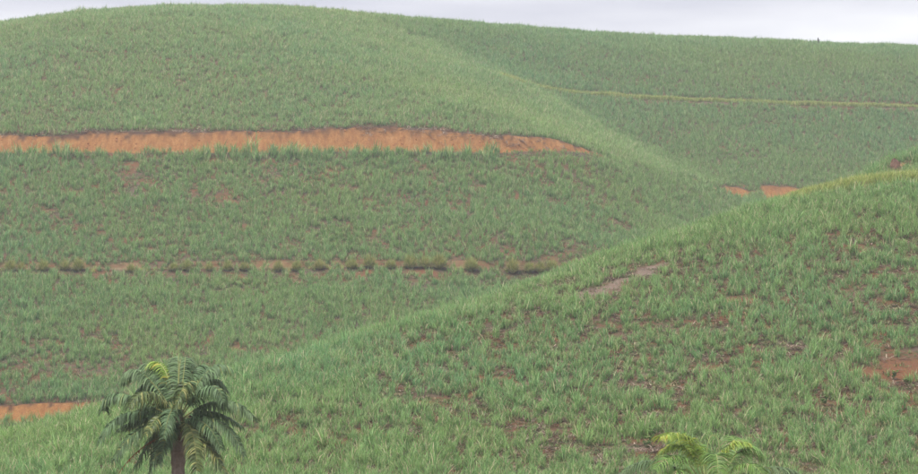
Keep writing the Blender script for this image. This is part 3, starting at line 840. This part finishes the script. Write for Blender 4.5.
for (a_, t_, da, dt, m_, lf, dr) in FR:
    lift = 22 * min(1, abs(t_[0] - 325) / 220)       # side fronds spread outwards
    ap = Vector(Z(a_[0], a_[1] - lift * .4, da)); tp = Vector(Z(t_[0], t_[1] - lift, dt))
    p0 = Vector(C0(0, 0)) + (ap - Vector(C0(0, 0))).normalized() * 0.12
    ap.z += 0.06
    frond(palm, p0, ap, tp, m_, M_RACHIS, leaf=lf * 1.42, n_leaf=110, droop=dr * 1.6)
o = frond(palm, C0(-.1, .3, .2), Z(272, 88, .9), Z(212, 82, 1.2), M_LIME, M_RACHIS_L, leaf=.62, n_leaf=34, droop=1.3, start=.35, width=.06)
o['label'] = 'lime green young frond arching at the top left of the crown'
for (zx, zy, dy) in ((325, 5, .1), (352, 35, .25)):
    b = MB(); tp = Vector(Z(zx, zy, dy)); p0 = Vector(C0(0.02, .05)); b.tube([p0.lerp(tp, k / 5) for k in range(6)], [.04, .035, .03, .022, .015, .004], 6)
    b.build('spear_leaf', M_RACHIS_L, palm)
o = frond(palm, (-.2, -.1, hc - .1), Vector(Z(190, 380, -.3)), Z(100, 480, -.4), M_DEAD, M_DEAD, leaf=.3, n_leaf=16, droop=2.0, name='dead_frond')
o['label'] = 'withered orange-brown frond hanging below the crown'

# young lime palm, bottom right
c2 = at(706, 492, 96.0)
yp = bpy.data.objects.new('young_palm', None); COL.objects.link(yp)
yz = gz(c2[0], 96.0); yp.location = (c2[0], 96.0, yz); yb = (c2[0], 96.0, yz)
tag(yp, 'bright lime young palm rising into the bottom right of the frame', 'palm')
h2 = c2[2] - yz
b = MB(); b.tube([Vector((0, 0, -0.3 + (h2 + 0.3) * k / 24)) for k in range(25)], [0.2 * (1 + (0.05 if k % 2 else -.03)) for k in range(25)], 12); b.build('trunk', M_TRUNK, yp, smooth=False)
for k in range(7):
    a = k * 2.4; b = MB(); p0 = Vector((math.cos(a) * .12, math.sin(a) * .12, h2 - .5 + k * .06))
    b.tube(bez(p0, p0 + Vector((math.cos(a) * .1, math.sin(a) * .1, .3)), p0 + Vector((math.cos(a) * .26, math.sin(a) * .26, .5)), 6), [.09, .085, .07, .055, .04, .03], 6); b.build('leaf_base', M_SHEATH, yp)
Y = lambda px, py, dy=0.0: px_local(yb, px, py, dy)
for (a_, t_, da, dt, m_, lf, dr, st, nl, wd) in [
    ((690, 443), (660, 437), -.3, -.8, M_LIME, .8, .75, .2, 60, .045),
    ((686, 450), (662, 452), .2, .2, M_LIME, .75, .6, .2, 60, .045),
    ((726, 450), (748, 444), -.2, -.3, M_LIME, .65, .7, .25, 50, .045),
    ((680, 458), (655, 470), -.6, -1.2, M_MIDGREEN, .8, 1.1, .3, 40, .035),
    ((742, 450), (762, 460), .2, .3, M_MIDGREEN, .6, 1.0, .4, 44, .04),
    ((735, 455), (730, 436), .9, 1.8, M_MIDGREEN, .6, .9, .3, 44, .04),
    ((715, 455), (718, 475), -.9, -1.6, M_MIDGREEN, .7, 1.1, .3, 44, .04),
    ((700, 450), (690, 452), .8, 1.6, M_MIDGREEN, .6, 1.2, .3, 40, .04),
    ((655, 462), (612, 482), .2, .1, M_FROND, .7, 1.2, .2, 50, .04),
    ((775, 468), (815, 492), .1, .1, M_FROND, .7, 1.2, .2, 50, .04),
    ((745, 465), (765, 482), -.9, -1.4, M_MIDGREEN, .7, 1.2, .3, 44, .04),
    ((680, 470), (660, 495), -1.0, -1.6, M_MIDGREEN, .7, 1.2, .3, 44, .04)]:
    ap = Vector(Y(*a_, da)); tp = Vector(Y(*t_, dt)); p0 = Vector((0, 0, h2)) + (ap - Vector((0, 0, h2))).normalized() * .1
    frond(yp, p0, ap, tp, m_, M_RACHIS_L, leaf=lf * 1.45, n_leaf=int(nl * 2.3), droop=dr * 1.1, start=st, width=wd * 0.85, r0=.028)
b = MB(); b.tube(bez((.02, .05, h2), Vector(Y(704, 418, .1)), Y(719, 440, .2), 12) + [Vector(Y(719.5, 452, .2)), Vector(Y(719, 468, .2))], [.02 - .001 * k for k in range(14)], 5); b.build('bent_stalk', M_RACHIS_L, yp)

# ------------------------------------------------------------------ leafy weeds on the bare soil
def weed_plant(p, s, label):
    root = bpy.data.objects.new('broadleaf_weed', None); COL.objects.link(root); root.location = p
    tag(root, label, 'weed', 'leafy weeds on the near slope')
    for st in range(5):
        a = random.uniform(0, 6.28); lean = random.uniform(.15, .6); L = s * random.uniform(.55, 1.0)
        pts = [Vector((0, 0, -.04)) + Vector((math.cos(a) * math.sin(lean) * L * t, math.sin(a) * math.sin(lean) * L * t, L * t)) for t in (0, .33, .66, 1)]
        b = MB(); b.tube(pts, [.015, .012, .01, .006], 5); stem = b.build('stem', M_RACHIS, root)
        b = MB()
        for k in range(9):
            q = pts[1].lerp(pts[3], random.random()); az = random.uniform(0, 6.28); l_ = s * random.uniform(.2, .34)
            lp, sd_ = arc(q, az, l_, R(40), R(115), 4); b.blade(lp, sd_, l_ * .62, taper=(.25, 1, .8, 0))
        lo = b.build('leaves', M_BROADLEAF, stem); lo['kind'] = 'stuff'
for w, p in zip(WEEDS, WEED_AT): weed_plant(p, w[2] * 1.25, w[3])

# ------------------------------------------------------------------ stump on the skyline, slumped earth on the knoll
c = at(818, 43, 567); yy = 566.0; xx = c[0] 
sroot = bpy.data.objects.new('dark_stump', None); COL.objects.link(sroot); sroot.location = (xx, yy, gz(xx, yy))
tag(sroot, 'tiny dark stump sticking up on the right-hand skyline', 'stump')
b = MB(); b.tube([Vector((-.12 * k / 5, 0, -.2 + 2.1 * k / 5)) for k in range(6)], [.24, .2, .18, .17, .18, .1], 9); b.build('trunk', M_STUMP, sroot, smooth=False)
b = MB(); b.tube([Vector((-.05, 0, 1.1)), Vector((.12, 0, 1.35)), Vector((.3, 0, 1.45))], [.08, .06, .02], 6); b.build('branch_stub', M_STUMP, sroot)

def mound(name, p, sx, sy, sz, mat, parent=None):
    b = MB(); nu, nv = 22, 9
    for i in range(nv):
        th = i / (nv - 1) * math.pi / 2
        for j in range(nu):
            a = 2 * math.pi * j / nu
            r = math.cos(th) * (1 + .35 * (float(fbm(np.array([math.cos(a) * 2 + 5 + p[0]]), np.array([math.sin(a) * 2 + 5 + i * .5]), 3)[0]) - .5) * 2)
            b.v.append((math.cos(a) * r * sx, math.sin(a) * r * sy, math.sin(th) * sz * (1 + .3 * (random.random() - .5)) - .25)); b.b.append(.5)
    for i in range(nv - 1):
        for j in range(nu):
            q = i * nu + j; q2 = i * nu + (j + 1) % nu
            b.f.append((q, q2, q2 + nu, q + nu))
    o = b.build(name, mat, parent, smooth=False)
    return o
mroot = bpy.data.objects.new('earth_scar', None); COL.objects.link(mroot); p = hit(895, 170); mroot.location = p
tag(mroot, 'small scar of slumped brown and orange earth on the knoll at right', 'earth mound')
o = mound('brown_heap', p, .6, .5, 1.25, M_MOUND, mroot)
o = mound('orange_heap', p, .55, .4, .55, M_MOUND_O, mroot); o.location = (.95, 0.4, .3)

# ------------------------------------------------------------------ haze
if HAZE > 0:
    b = MB()
    x0, x1, y0, y1, z0, z1 = -2700, 2700, -1300, 3500, float(H.min()) - 1.0, float(H.max()) + 4.0
    b.v = [(x_, y_, z_) for z_ in (z0, z1) for (x_, y_) in ((x0, y0), (x1, y0), (x1, y1), (x0, y1))]; b.b = [0] * 8
    b.f = [(3, 2, 1, 0), (4, 5, 6, 7), (0, 1, 5, 4), (1, 2, 6, 5), (2, 3, 7, 6), (3, 0, 4, 7)]
    m, n, l = new_mat('haze_air'); out = n.new('ShaderNodeOutputMaterial'); v = n.new('ShaderNodeVolumePrincipled')
    v.inputs['Color'].default_value = (.92, .95, 1, 1); v.inputs['Density'].default_value = HAZE; v.inputs['Anisotropy'].default_value = 0.2
    l.new(v.outputs[0], out.inputs['Volume'])
    o = b.build('haze', m, smooth=False); tag(o, 'thin pale haze over the hills', kind='stuff')
print('cane plants', N_CANE, 'ground verts', len(verts))
